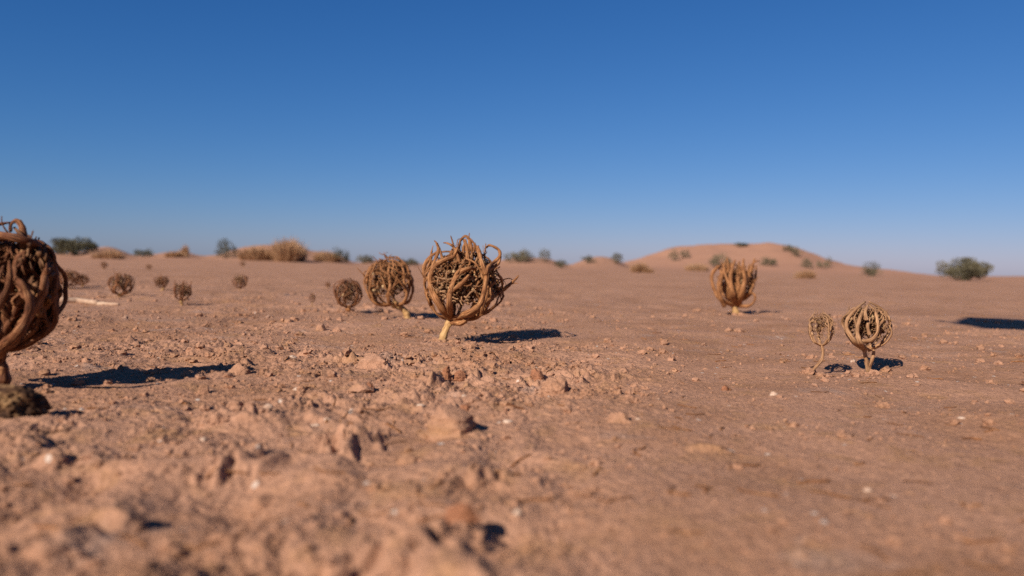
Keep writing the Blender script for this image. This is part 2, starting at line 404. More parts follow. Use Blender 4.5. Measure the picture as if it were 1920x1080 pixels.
# ------------------------------------------------------------------ loose crumbs of soil, too many to count
def blob(rs, sub, lumpy, flat, seed):
    v, f = ICO[sub]
    q = v * (1 + lumpy * rs.uniform(-1, 1, (len(v), 1))) if sub <= 2 else v
    return q * np.array((1, rs.uniform(0.6, 1.0), flat * rs.uniform(0.6, 1.0))), f
def build_crumbs():
    rs = np.random.RandomState(5)
    V = []; T = []; n = 0
    N = 85000
    rr = np.exp(rs.uniform(math.log(0.17), math.log(1.7), N)); aa = rs.uniform(-R(42), R(42), N)
    X = rr * np.sin(aa); Y = rr * np.cos(aa)
    keep = rs.rand(N) < rough_mask(X, Y) * 0.85 + 0.03
    clump = perlin2(X * 20, Y * 20, 61); keep &= rs.rand(N) < np.clip(0.45 + clump, 0.08, 1)
    X = X[keep]; Y = Y[keep]
    ex, ey = [], []
    for bx, by, rr0 in ((829, 641, 1.2), (764, 598, 1.1), (655, 586, 1.0), (1381, 591, 1.1), (1523, 702, 0.7), (1629, 700, 0.9), (0, 730, 1.8)):
        c = P(bx, by); n_ = int(60 * rr0); a_ = rs.uniform(0, 6.283, n_); q_ = np.abs(rs.randn(n_)) * 0.007 * rr0 + 0.002
        ex.append(c.x + q_ * np.cos(a_)); ey.append(c.y + q_ * np.sin(a_))
    X = np.concatenate([X] + ex); Y = np.concatenate([Y] + ey); Z = ground_h(X, Y)
    size = 0.0005 + 0.0009 * rs.rand(len(X)) ** 1.5 + 0.0034 * rs.rand(len(X)) ** 14
    size *= np.clip(np.hypot(X, Y) / 0.6, 0.55, 1.25)
    protos = [blob(rs, 1 if k < 8 else 2, 0.32, 0.8, k) for k in range(14)]
    for k in range(len(X)):
        v, f = protos[rs.randint(8) if size[k] < 0.002 else 8 + rs.randint(6)]
        a = rs.rand() * 6.283; ca, sa = math.cos(a), math.sin(a)
        tl = rs.uniform(-0.5, 0.5); ct, st = math.cos(tl), math.sin(tl)
        w = v * size[k]
        w = np.stack([w[:, 0] * ca - w[:, 1] * sa, w[:, 0] * sa + w[:, 1] * ca, w[:, 2]], 1)
        w = np.stack([w[:, 0], w[:, 1] * ct - w[:, 2] * st, w[:, 1] * st + w[:, 2] * ct], 1)
        V.append(w + (X[k], Y[k], Z[k] + size[k] * 0.22)); T.append(f + n); n += len(v)
    o = obj('soil_crumbs', make_mesh('soil_crumbs', np.concatenate(V), None, np.concatenate(T), False), M_CLOD)
    tag(o, 'loose red-brown crumbs of dry soil strewn over the ground', 'gravel', None, 'stuff')
build_crumbs()

# ------------------------------------------------------------------ clods and pebbles one can point at
def clod(name, px0, py0, px1, py1, label, cat, m=None, group=None, seed=0, sub=5, jag=0.30, depth=0.9, lay=0.0, sink=0.25, lean=0.0, flatshade=False, foot=0.45, ridges=0.0, low=0.78):
    """a lump whose silhouette fills the given box of the photograph, resting on the soil"""
    base = P((px0 + px1) / 2, py1 - 0.12 * (py1 - py0))
    s = base.y / FPX
    w = (px1 - px0) * s / 2; h = (py1 - py0) * s * low
    v, f = ICO[sub]
    n = perlin3(v * 1.3 + seed * 7.1, seed % 97) * 0.55 + perlin3(v * 2.9 + seed, 2) * 0.35 + perlin3(v * 6.5 + seed, 3) * 0.22
    n = n + 0.22 * np.abs(perlin3(v * 11 + seed, 4)) + 0.13 * perlin3(v * 22 + seed, 6) + 0.07 * perlin3(v * 45 + seed, 7)
    if ridges: n = n + ridges * (np.abs(perlin3(v * np.array((9, 9, 2.2)) + seed, 14)) * 2 - 0.5 + 0.5 * perlin3(v * np.array((22, 22, 7)), 15))
    q = v * (1 + jag * n)[:, None]
    # a few broken faces
    rs = np.random.RandomState(seed)
    for _ in range(5):
        d = rs.randn(3); d[2] = abs(d[2]) * 0.7; d /= np.linalg.norm(d); c = rs.uniform(0.62, 0.9)
        k = q @ d - c; q = q - np.maximum(k, 0)[:, None] * d * 0.85
    if lay:
        q[:, :2] *= (1 + lay * np.sin(q[:, 2] * 16 + 2 * perlin3(v * 2, 8)))[:, None]
    ft = np.clip((0.1 - q[:, 2]) / 1.0, 0, 1)
    q[:, :2] *= (1 + foot * ft * (0.6 + 0.8 * np.abs(perlin3(v * np.array((5, 5, 1)) + seed, 12))))[:, None]
    q[:, 2] += 0.22; q[:, 2] = np.where(q[:, 2] < -0.25, -0.25 + (q[:, 2] + 0.25) * 0.3, q[:, 2])
    up_ = q[:, 2] > 0.05
    q[:, 0] *= w / max(abs(q[up_, 0]).max(), 1e-6); q[:, 1] *= w * depth / abs(q[up_, 1]).max(); q[:, 2] *= h * 1.05 / q[:, 2].max()
    q[:, 0] += lean * q[:, 2]
    z0 = base.z
    q = q + np.array((0, w * depth * 0.5, 0))
    o = obj(name, make_mesh(name, q, None, f, not flatshade), m or M_CLOD)
    o.location = (base.x, base.y, z0)
    return tag(o, label, cat, group)

CL = [
 (798, 762, 895, 826, 'large rounded pinkish clod with a layered dark right face in the centre foreground', None, 1, dict(lay=0.05, jag=0.34)),
 (826, 684, 846, 714, 'upright wedge-shaped dark red clod standing beside a rounder one', M_REDCLOD, 2, dict(lay=0.06, jag=0.4)),
 (848, 698, 874, 718, 'small round dark red clod just right of the upright wedge', M_REDCLOD, 3, dict(lay=0.05, jag=0.4)),
 (424, 680, 468, 704, 'jagged clod touching the tip of the long shadow of the big left plant', None, 4, dict(jag=0.45)),
 (668, 664, 738, 696, 'broad flat crusty clod in front of and left of the central plant', None, 5, dict(jag=0.42, depth=0.6)),
 (652, 718, 702, 734, 'low smooth clod with a dark blunt right end near the pale crust patch', None, 6, dict(jag=0.3)),
 (992, 692, 1022, 714, 'dark pointed clod lying in its own shadow right of the central plant', M_REDCLOD, 7, dict(jag=0.55)),
 (1012, 706, 1078, 742, 'pink mound-like clod with a notched right flank', None, 8, dict(jag=0.34, depth=0.8)),
 (906, 676, 936, 692, 'thin tilted clod overhanging a small dark shadow below the central plant', None, 9, dict(jag=0.5)),
 (900, 704, 932, 718, 'small flat-topped clod between the red clods and the pointed clod', None, 10, dict(jag=0.4)),
 (416, 748, 460, 768, 'smooth pinkish clod with a vertical right face on the left side', None, 11, dict(jag=0.3)),
 (366, 722, 394, 742, 'squarish clod just below the long shadow at the left', None, 12, dict(jag=0.34)),
 (392, 778, 420, 798, 'dark-sided clod in the left foreground casting a round shadow', None, 13, dict(jag=0.4)),
 (1136, 764, 1186, 796, 'rough ochre clod with hollows at its right end in the centre right foreground', None, 14, dict(low=0.5, foot=0.9, jag=0.55)),
 (55, 826, 132, 880, 'big blurred clod with a steep shaded right side at the lower left', None, 15, dict(low=0.5, foot=0.9, jag=0.35)),
 (1266, 826, 1372, 850, 'wide low pale clod blurred in the right foreground', None, 16, dict(low=0.5, foot=0.9, jag=0.25, depth=0.5)),
 (590, 606, 612, 622, 'small dark clod on the rim left of the central plant', None, 17, dict(jag=0.45)),
 (680, 716, 702, 734, 'tiny round clod beside the low smooth clod', M_REDCLOD, 18, dict(jag=0.4, sub=4)),
 (740, 852, 790, 872, 'flat brown clod with a wedge of shadow in the centre foreground', None, 19, dict(jag=0.45)),
 (826, 944, 898, 980, 'reddish flat flake-like clod blurred at the bottom centre', M_REDCLOD, 20, dict(jag=0.45, depth=0.5)),
 (860, 760, 884, 772, 'little dark clod perched above the large rounded clod', M_REDCLOD, 21, dict(jag=0.45, sub=4)),
 (150, 930, 262, 1004, 'broad blurred lump of soil in the bottom left foreground', None, 22, dict(low=0.5, foot=0.9, jag=0.3, depth=0.7)),
 (700, 1016, 786, 1078, 'blurred clod with a dark curved right edge at the bottom centre', None, 23, dict(low=0.5, foot=0.9, jag=0.4)),
 (30, 1000, 130, 1064, 'blurred greyish clod beside a slanting shadow in the bottom left corner', None, 24, dict(low=0.5, foot=0.9, jag=0.35)),
 (1352, 722, 1368, 734, 'small dark clod well to the left of the pale two-part pebble', M_REDCLOD, 25, dict(jag=0.5, sub=4)),
 (450, 920, 520, 962, 'blurred knobbly clod in the left centre foreground', None, 26, dict(low=0.5, foot=0.9, jag=0.45)),
]
for a in CL:
    clod('dirt_clod', *a[:4], a[4], 'dirt clod', a[5], 'dirt clods on the desert soil', seed=a[6], **a[7])
PEB = [
 (1443, 731, 1459, 744, 'pale notched pebble on bare soil left of the two small right plants'),
 (1795, 779, 1815, 786, 'flat whitish pebble on smooth soil near the right edge'),
 (864, 737, 876, 746, 'bright white chip among dark clods at the centre'),
 (940, 784, 962, 793, 'flat cream pebble right of the large rounded clod'),
 (490, 757, 512, 770, 'cream pebble next to the smooth pinkish clod at the left'),
 (548, 722, 564, 734, 'cluster-like white chip above the pale crust patch'),
 (536, 664, 556, 673, 'tan wedge pebble beyond the tip of the long left shadow'),
 (604, 786, 620, 793, 'small white chip in front of the pale crust patch'),
 (580, 792, 602, 800, 'dull pale flake beside the small white chip in front'),
 (371, 822, 387, 832, 'whitish pebble blurred in the left foreground'),
 (962, 956, 976, 972, 'round white pebble blurred at the bottom centre'),
 (1619, 912, 1637, 924, 'pale pebble blurred in the smooth right foreground'),
 (1190, 782, 1202, 788, 'tiny white pebble right of the hollowed ochre clod'),
 (1594, 671, 1606, 681, 'pale chip at the left end of the shadow under the round right plant'),
 (780, 756, 796, 762, 'thin pale flake between the crust patch and the large rounded clod'),
]
for k, a in enumerate(PEB):
    clod('pebble', *a[:4], a[4], 'pebble', M_WHITE, 'pale pebbles on the soil', seed=50 + k, sub=4, jag=0.55, depth=0.6, foot=0.0, low=0.5)

# ------------------------------------------------------------------ dried resurrection plants
def px_curve(pts, Y, B):
    """a smooth curve through points seen at pixels of the photograph (third number: metres nearer or farther), relative to the plant's base"""
    q = np.array([np.array(at(p[0], p[1], Y + (p[2] if len(p) > 2 else 0)) - B) for p in pts])
    n = 6 * len(q); t = np.linspace(0, len(q) - 1, n)
    out = []
    for x in t:
        i = min(int(x), len(q) - 2); f = x - i
        p0, p1, p2, p3 = q[max(i - 1, 0)], q[i], q[i + 1], q[min(i + 2, len(q) - 1)]
        out.append(0.5 * (2 * p1 + (p2 - p0) * f + (2 * p0 - 5 * p1 + 4 * p2 - p3) * f * f + (3 * p1 - p0 - 3 * p2 + p3) * f ** 3))
    return np.array(out)

def rosette(name, label, base_px, crown, tilt=0.0, nb=13, seed=0, uend=(50, 80), swirl=25, style='ball', m=None, tw=170, pods=60, flakes=60,
            stem=None, r0=0.080, stem_r=None, pw=1.1, lod=1, extra=None, stem_mat=None, inner=None, wob=1.0, flat=(0.4, 0.85), core=0.55, top_twigs=0.35, gap=0.0, tips=60, shell_mat=None):
    """crown = (left, top, right, bottom) in pixels of the photograph; stem = pixels from the soil up"""
    rs = np.random.RandomState(seed)
    m = m or M_BRANCH
    B = P(*base_px); Y = B.y
    x0, y0, x1, y1 = crown
    C = at((x0 + x1) / 2, (y0 + y1) / 2, Y)
    s = Y / FPX
    a = (x1 - x0) / 2 * s * 0.95; b = (y1 - y0) / 2 * s * 0.98
    root = empty(name, B, label, 'dried plant', 'dried curled-up desert plants')
    c = np.array(C - B)
    ct, st = math.cos(tilt), math.sin(tilt)
    def W(p):      # crown space (unit ball) to plant space
        p = np.atleast_2d(p) * np.array((a, a, b))
        return np.stack([p[:, 0] * ct + p[:, 2] * st, p[:, 1], -p[:, 0] * st + p[:, 2] * ct], 1) + c
    hub = np.array((0, 0, -0.97))
    sr = stem_r * s if stem_r else a * 0.15
    mb = MB()
    for k, pts in enumerate(stem or [None]):
        if pts is None:
            t = np.linspace(0, 1, 14); bot = W(hub)[0]
            p = np.outer(1 - t, (0, 0, -0.004)) + np.outer(t, bot)
            p[:, 0] += 0.05 * a * np.sin(t * 7 + seed); p[:, 1] += 0.05 * a * np.sin(t * 5)
        else:
            p = px_curve(pts, Y, B); p[0] -= (0, 0, 0.003)
            if k == 0:     # the branches spring from the top of the stem
                e = p[-1] - c; e = np.array((e[0] * ct - e[2] * st, e[1], e[0] * st + e[2] * ct))
                hub = e / np.array((a, a, b))
        t = np.linspace(0, 1, len(p))
        mb.tube(p, sr * (1 if k == 0 else 0.75) * (0.92 + 0.10 * np.cos(t * 9 + seed)) * (1 + 0.22 * t ** 3) * (1 + 0.45 * np.exp(-t * 14)), 11, seed + k, 0.20)
    mb.build('stem', stem_mat or M_STEM, root)
    npt = 26 if lod else 12; sides = 9 if lod else 5
    def env(u, ph, rf):
        if style == 'cup':
            t = (u + np.pi / 2) / np.pi
            rad = np.sin(np.minimum(t * 1.45, 1.0) * np.pi / 2) ** 0.9 * (0.35 + 0.65 * rf) * (0.9 + 0.1 * np.sin(t * 6))
            return np.stack([rad * np.cos(ph), rad * np.sin(ph), -1 + 2 * t ** 1.15 * np.ones_like(rf)], 1)
        return np.stack([np.maximum(np.cos(u), 0) ** pw * np.cos(ph) * rf, np.maximum(np.cos(u), 0) ** pw * np.sin(ph) * rf, np.sin(u) * (0.35 + 0.65 * rf)], 1)
    one = lambda u, ph, rf: env(np.array([float(u)]), np.array([float(ph)]), np.array([float(rf)]))[0]
    phs = (np.arange(nb) + rs.uniform(-0.48, 0.48, nb)) / nb * (2 * np.pi - gap) - np.pi / 2 + gap / 2
    for k in range(nb):
        mb = MB()
        ph0 = phs[k]; ue = R(rs.uniform(*uend)); sw = R(rs.uniform(-swirl, swirl))
        def path(u0, u1, phf, rad_k, curl, am):
            t = np.linspace(0, 1, npt); u = u0 + (u1 - u0) * t
            so_ = rs.uniform(0, 90)
            g = perlin2(t * 1.9 + so_, np.zeros(npt) + k, 71) + 0.45 * perlin2(t * 5.1 + so_, np.zeros(npt) + k, 73)
            ph = phf(u) + 0.30 * wob * am * g * sstep(-1.4, -0.6, u)
            g2 = perlin2(t * 2.2 + so_, np.zeros(npt) + 9, 72) + 0.4 * perlin2(t * 6.3 + so_, np.zeros(npt) + 5, 74)
            rf = rad_k * (1 + 0.12 * wob * g2) - curl * sstep(0.70, 1.0, t) * 0.6
            return env(u, ph, rf), t
        phm = lambda u: ph0 + sw * (u + np.pi / 2) / np.pi
        rk = rs.uniform(0.78, 1.04) if lod else rs.uniform(0.9, 1.04)
        cur = (lambda: rs.uniform(0, 0.75)) if style == 'ball' else (lambda: 0.0)
        q, t = path(R(-86), ue, phm, rk, cur(), 1.0)
        q = q + (hub - q[0]) * np.clip(1 - t * 3.2, 0, 1)[:, None] ** 1.5
        main = q
        ra = a * r0 * rs.uniform(0.65, 1.25)
        kn = 1 + 0.16 * perlin2(t * 7 + k, t * 0 + seed, 75)
        mb.tube(W(q), ra * (1.0 - 0.60 * t ** 1.3) * kn, sides, seed * 50 + k, 0.24, rs.uniform(*flat))
        for j in range(rs.randint(2, 4) if lod else 1):
            i0 = int(npt * rs.uniform(0.25, 0.65)); us = R(-86) + (ue - R(-86)) * t[i0]
            dph = R(rs.uniform(16, 48)) * rs.choice((-1, 1))
            f2 = lambda u, us=us, dph=dph: phm(u) + dph * sstep(us, us + 1.0, u)
            ue2 = min(ue + R(rs.uniform(-35, 18)), R(86))
            if ue2 < us + 0.35: ue2 = us + 0.5
            q, t2 = path(us, ue2, f2, rk * rs.uniform(0.85, 1.08), cur() * 1.2, 1.1)
            q = q + (main[i0] - q[0]) * np.clip(1 - t2 * 3, 0, 1)[:, None]
            mb.tube(W(q), ra * 0.68 * (1 - 0.55 * t2) * (1 + 0.14 * perlin2(t2 * 7 + k, t2 * 0 + j, 76)), max(sides - 1, 5), seed * 77 + k * 5 + j, 0.22, rs.uniform(*flat))
        for j in range(rs.randint(2, 6) if lod else 2):
            i0 = int(npt * rs.uniform(0.5, 0.97)); e0 = main[i0]
            tt = np.linspace(0, 1, 9)[:, None]
            up = np.array((0, 0, 1.0)) if rs.rand() < top_twigs else -e0
            d = e0 * 0.2 + up * 0.6 + rs.randn(3) * 0.45; cv = rs.randn(3) * 0.5
            q = e0 + d * tt * rs.uniform(0.15, 0.38) + cv * (tt ** 2) * 0.3
            mb.tube(W(q), ra * rs.uniform(0.25, 0.42) * (1 - 0.65 * tt[:, 0]), 5, seed + j, 0.15)
        mb.build('branch', m, root)
    # tangle of finer curled twigs filling the crown
    mb = MB(); shell = MB()
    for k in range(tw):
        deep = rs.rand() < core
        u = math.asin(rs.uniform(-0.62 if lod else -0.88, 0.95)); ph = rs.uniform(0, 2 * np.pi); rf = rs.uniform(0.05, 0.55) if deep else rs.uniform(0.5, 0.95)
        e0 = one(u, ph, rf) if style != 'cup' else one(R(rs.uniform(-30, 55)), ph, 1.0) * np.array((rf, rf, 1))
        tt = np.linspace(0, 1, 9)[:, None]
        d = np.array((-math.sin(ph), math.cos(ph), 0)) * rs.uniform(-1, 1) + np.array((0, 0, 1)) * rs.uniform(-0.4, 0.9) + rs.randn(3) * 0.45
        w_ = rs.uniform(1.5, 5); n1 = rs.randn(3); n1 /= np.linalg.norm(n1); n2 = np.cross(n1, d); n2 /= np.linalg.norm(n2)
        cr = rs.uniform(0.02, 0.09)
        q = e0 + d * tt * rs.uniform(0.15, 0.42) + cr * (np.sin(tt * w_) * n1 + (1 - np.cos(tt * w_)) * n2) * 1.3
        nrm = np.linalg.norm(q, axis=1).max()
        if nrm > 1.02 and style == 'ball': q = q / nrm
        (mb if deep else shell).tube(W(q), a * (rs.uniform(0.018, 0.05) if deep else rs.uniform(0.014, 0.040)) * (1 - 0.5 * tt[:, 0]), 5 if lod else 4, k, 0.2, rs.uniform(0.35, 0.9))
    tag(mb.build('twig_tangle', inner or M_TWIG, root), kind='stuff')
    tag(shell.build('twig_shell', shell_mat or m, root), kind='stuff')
    if lod:          # short curled tips over the upper crown
        mb = MB()
        for k in range(tips):
            u = math.asin(rs.uniform(-0.10, 0.99)); ph = rs.uniform(0, 2 * np.pi); rf = rs.uniform(0.78, 1.02)
            e0 = one(u, ph, rf) if style != 'cup' else one(R(rs.uniform(10, 75)), ph, rs.uniform(0.7, 1.0))
            tt = np.linspace(0, 1, 10)[:, None]
            d = rs.randn(3) * 0.6 + (0, 0, 0.5) - e0 * 0.15
            n1 = rs.randn(3); n1 /= np.linalg.norm(n1); n2 = np.cross(n1, d); n2 /= np.linalg.norm(n2); cr = rs.uniform(0.03, 0.11); w_ = rs.uniform(2, 5.5)
            q = e0 + d * tt * rs.uniform(0.10, 0.26) + cr * (np.sin(tt * w_) * n1 + (1 - np.cos(tt * w_)) * n2)
            mb.tube(W(q), a * rs.uniform(0.016, 0.036) * (1 - 0.6 * tt[:, 0]), 6, k, 0.25, rs.uniform(0.4, 1))
        tag(mb.build('curled_tips', m, root), kind='stuff')
    if flakes:       # torn husks and curled dry leaves caught between the branches
        mb = MB()
        for k in range(flakes):
            u = math.asin(rs.uniform(-0.3, 0.97)); e0 = one(u, rs.uniform(0, 6.283), rs.uniform(0.35, 0.92))
            if style == 'cup': e0 = one(R(rs.uniform(-20, 55)), rs.uniform(0, 6.283), 1.0) * np.array((0.8, 0.8, 1))
            L = rs.uniform(0.05, 0.15); wd = L * rs.uniform(0.25, 0.6); cv = rs.uniform(0.3, 1.5)
            fr = np.linalg.qr(rs.randn(3, 3))[0]
            g = np.linspace(-1, 1, 5)
            P1 = np.stack([g * L, np.zeros(5), -cv * g ** 2 * L * 0.5], 1)
            wv = (wd * np.sqrt(np.maximum(1 - 0.85 * g ** 2, 0.05)))[:, None]
            up_ = np.array((0, 1, 0.0)); lo = P1 - wv * up_ + (0, 0, wd * 0.4); hi = P1 + wv * up_ + (0, 0, wd * 0.4)
            v = np.concatenate([lo, P1, hi]) @ fr + e0
            i = np.arange(4); Q = np.concatenate([np.stack([i, i + 1, i + 6, i + 5], 1), np.stack([i + 5, i + 6, i + 11, i + 10], 1)])
            mb.add(W(v), Q)
        tag(mb.build('husk_flakes', M_POD, root), kind='stuff')
    if pods:
        mb = MB(); v, f = ICO[2 if lod else 1]
        for k in range(pods):
            u = math.asin(rs.uniform(-0.4, 0.95)); e0 = one(u, rs.uniform(0, 6.283), rs.uniform(0.25, 0.9))
            if style == 'cup': e0 = one(R(rs.uniform(-20, 40)), rs.uniform(0, 6.283), 1.0) * np.array((0.8, 0.8, 1))
            z = v * (1 + 0.2 * rs.uniform(-1, 1, (len(v), 1))) * rs.uniform(0.022, 0.055) * a * np.array((1, rs.uniform(.5, 1), rs.uniform(0.7, 1.5)))
            mb.add(z + W(e0), None, f)
        tag(mb.build('seed_pods', M_POD, root), kind='stuff')
    if extra: extra(root, W, a, b, B, s)
    return root

def drawn(root, B, s, curves, m, name='branch', k0=3, flat=1.0):
    """one branch with its forks; each curve = pixels (and depth), start and end half width in pixels"""
    mb = MB()
    for k, (pts, r_a, r_b) in enumerate(curves):
        q = px_curve(pts, B.y, B); t = np.linspace(0, 1, len(q))
        mb.tube(q, (r_a + (r_b - r_a) * t) * s * (1 + 0.12 * np.sin(t * 11 + k)), 10, k + k0, 0.24, flat)
    return mb.build(name, m, root)

def main_extra(root, W, a, b, B, s):
    f = -0.55 * a; ff = -0.98 * a
    br = lambda curves, m=M_BRANCH: drawn(root, B, s, curves, m)
    br([([(846, 598), (828, 578, f), (811, 548, f), (806, 520, f), (814, 500, f), (832, 488, f), (850, 480, f), (857, 466, f), (848, 474, 0)], 6, 2.4),
        ([(808, 516, f), (814, 492, f), (822, 470, f), (818, 456, f)], 4, 1.6)])
    br([([(846, 596), (842, 570, ff), (845, 548, ff), (862, 534, ff), (876, 520, ff), (884, 508, f)], 5.4, 2.4),
        ([(842, 560, ff), (848, 535, ff), (862, 512, ff), (880, 503, ff), (896, 506, f)], 4.6, 2.4),
        ([(845, 542, ff), (852, 520, ff), (864, 503, ff), (874, 492, f)], 4, 2)])
    br([([(848, 598), (880, 586, ff), (898, 572, ff), (907, 548, ff), (911, 520, ff), (914, 502, ff), (928, 490, f), (937, 480, f), (934, 468, f), (918, 460, f), (912, 464, 0)], 6.4, 1.8),
        ([(912, 514, ff), (904, 492, ff), (899, 474, f), (896, 462, 0)], 5.5, 2.6), ([(915, 506, ff), (926, 501, f), (936, 492, f), (939, 480, f)], 3.5, 2)])
    br([([(852, 598), (885, 586, f), (910, 566, f), (935, 548), (950, 538), (962, 528)], 7, 3.0),
        ([(960, 529), (968, 522), (973, 516)], 2.6, 0.8), ([(954, 534), (964, 531), (972, 532)], 1.5, 0.5)])
    br([([(847, 604), (866, 605, f), (878, 594, f), (884, 580, f), (890, 566, f)], 5.5, 3), ([(870, 584, f), (873, 600, f), (868, 605, f)], 4, 3)])
    br([([(866, 512, f), (860, 478), (861, 462), (864, 450), (873, 443), (880, 450), (884, 464), (885, 480), (878, 500, f)], 3.4, 2.4), ([(880, 500, f), (877, 478, f), (875, 462, f), (872, 449, f)], 4.4, 2.4),
        ([(880, 486), (879, 455), (880, 437)], 2.8, 0.8), ([(892, 500), (894, 470), (890, 455)], 3, 1.0), ([(874, 500), (869, 468), (871, 456), (867, 445)], 2.8, 1.3),
        ([(884, 490), (889, 466), (888, 456), (881, 447)], 2.8, 1.4)])
    br([([(856, 500), (846, 476), (850, 462), (845, 442)], 3.0, 0.9), ([(862, 492, f), (853, 466, f), (842, 457, f), (832, 455)], 3.4, 1.0)])
    br([([(834, 508), (827, 476), (820, 458), (814, 451)], 3.0, 0.9), ([(814, 508), (808, 482), (812, 461)], 2.6, 0.8)])
    br([([(908, 506), (909, 476), (911, 456)], 2.6, 0.6), ([(900, 500), (902, 478), (897, 462)], 3, 1)])
    br([([(836, 590), (812, 530), (797, 520), (795, 500), (806, 482), (820, 472)], 5.0, 2.2), ([(798, 512), (806, 492), (810, 470)], 3.2, 1.2)])
    mb = MB(); q = px_curve([(816, 519, f), (832, 523, ff), (848, 524, ff)], B.y, B); mb.tube(q, 2.4 * s, 6, 1, 0.3, 0.4); q = px_curve([(826, 534, f), (838, 526, ff), (848, 522, ff)], B.y, B); mb.tube(q, 1.8 * s, 6, 2, 0.3, 0.4)
    mb.build('straw_sliver', M_STRAW, root)
def cup_extra(root, W, a, b, B, s):
    f = -0.6 * a; ff = -0.95 * a
    br = lambda c: drawn(root, B, s, c, M_BRANCH)
    br([([(1376, 572), (1352, 562, f), (1339, 543, f), (1334, 518, f), (1344, 502, f), (1356, 498, 0)], 4.0, 2.2), ([(1352, 562, f), (1348, 545, ff), (1352, 522, ff), (1358, 503, f)], 4.2, 2)])
    br([([(1358, 574, f), (1350, 556, ff), (1346, 536, ff), (1352, 512, f), (1345, 498, 0)], 3.6, 1.8)])
    br([([(1384, 573), (1404, 573, f), (1415, 563, f), (1414, 552, f), (1406, 549, f)], 3.4, 1.6)])
    br([([(1378, 570), (1373, 548, ff), (1369, 525, ff), (1372, 505, ff), (1378, 488, f)], 5.2, 2.0), ([(1371, 540, ff), (1362, 520, ff), (1357, 500, f), (1363, 485, 0)], 3.8, 1.2)])
    br([([(1384, 570), (1391, 548, ff), (1396, 524, ff), (1393, 503, ff), (1394, 486, f)], 5.4, 2.2), ([(1395, 530, ff), (1404, 515, f), (1410, 500, f), (1415, 485, f)], 4.0, 1.8), ([(1412, 494, f), (1419, 489, f), (1424, 490, 0)], 1.6, 0.7)])
    br([([(1392, 560), (1408, 545, f), (1416, 520, 0), (1418, 498, 0)], 4.0, 1.5)])
    br([([(1384, 545, f), (1384, 515, f), (1386, 490, 0)], 4.2, 1.5), ([(1360, 520, f), (1366, 502, f), (1363, 482, f)], 2.4, 0.8)])
def globe_extra(root, W, a, b, B, s):
    f = -0.6 * a; ff = -1.0 * a
    br = lambda c: drawn(root, B, s, c, M_BRANCH_PALE, flat=0.75)
    br([([(1622, 654), (1612, 642, ff), (1607, 622, ff), (1610, 602, ff), (1616, 586, f), (1622, 574, 0)], 4.6, 2.4), ([(1608, 615, ff), (1602, 596, f), (1610, 580, f)], 3.2, 1.6)])
    br([([(1618, 640, f), (1634, 637, ff), (1645, 622, ff), (1645, 602, ff), (1640, 584, f), (1628, 570, 0)], 5.0, 2.4), ([(1645, 612, ff), (1655, 600, f), (1652, 584, f)], 3.2, 1.5)])
    br([([(1620, 655), (1600, 638, f), (1587, 614, f), (1590, 596, f), (1606, 578, f), (1622, 566)], 4.6, 2.2), ([(1592, 628, f), (1581, 610, 0), (1580, 596, 0), (1592, 588, 0)], 3.2, 1.6)])
    br([([(1628, 656), (1652, 644), (1667, 620), (1667, 598), (1654, 580), (1630, 566)], 4.8, 2.2), ([(1664, 628), (1671, 612), (1668, 606)], 2.6, 1.2)])
    br([([(1624, 600, ff), (1622, 584, ff), (1627, 572, f)], 3.6, 1.8), ([(1631, 628, ff), (1627, 612, ff), (1631, 596, f)], 3.4, 1.8)])
def left_extra(root, W, a, b, B, s):
    f = -0.55 * a; ff = -1.0 * a; m = M_BRANCH_RED
    br = lambda c, fl=0.6: drawn(root, B, s, c, m, flat=fl)
    br([([(-30, 684), (0, 655, f), (30, 628, ff), (48, 600, ff), (55, 570, ff), (48, 545, ff), (36, 528, ff), (20, 518, f)], 11, 5), ([(50, 560, ff), (34, 536, f), (10, 528, f), (-20, 520, f)], 7, 4)])
    br([([(-20, 590, ff), (0, 566, ff), (14, 540, ff), (18, 515, ff), (17, 490, ff)], 8, 3)])
    br([([(26, 525, f), (27, 500, f), (33, 482, f), (47, 471, f)], 8, 3), ([(28, 505, f), (44, 490, f), (46, 470, f)], 4, 2)])
    br([([(-60, 442), (0, 441, f), (50, 451, f), (82, 468, 0), (98, 495, 0), (103, 528, 0), (92, 560, 0), (62, 598, 0), (22, 632, 0), (-10, 664)], 9, 10)], 0.8)
    br([([(30, 446, f), (72, 460), (90, 486), (84, 520, f), (76, 556, f), (46, 602, f), (0, 650)], 6, 10)], 0.8)
    br([([(-20, 424), (10, 418), (28, 417), (40, 413)], 4, 1.2), ([(20, 434), (21, 420), (32, 414), (42, 426), (46, 446), (44, 462)], 4, 5)])
    br([([(60, 604), (74, 614), (84, 612), (94, 602)], 3.5, 0.8)])
    br([([(90, 470), (98, 492), (90, 510, f), (88, 494, f)], 5, 3), ([(60, 452), (80, 456), (100, 476), (104, 510)], 5, 5)])
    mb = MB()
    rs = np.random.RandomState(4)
    for k in range(70):   # broad dead leaves, coloured dark to paint in this side's shade
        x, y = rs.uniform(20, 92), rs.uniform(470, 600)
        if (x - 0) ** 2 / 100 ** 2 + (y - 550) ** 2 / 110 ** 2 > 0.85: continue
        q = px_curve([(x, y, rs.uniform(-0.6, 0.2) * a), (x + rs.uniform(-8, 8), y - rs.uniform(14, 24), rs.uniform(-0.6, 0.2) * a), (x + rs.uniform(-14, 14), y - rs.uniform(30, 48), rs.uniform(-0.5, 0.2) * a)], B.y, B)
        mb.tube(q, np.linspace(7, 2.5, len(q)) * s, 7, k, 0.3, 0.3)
    tag(mb.build('leaf_strips', M_TWIG, root), kind='stuff')

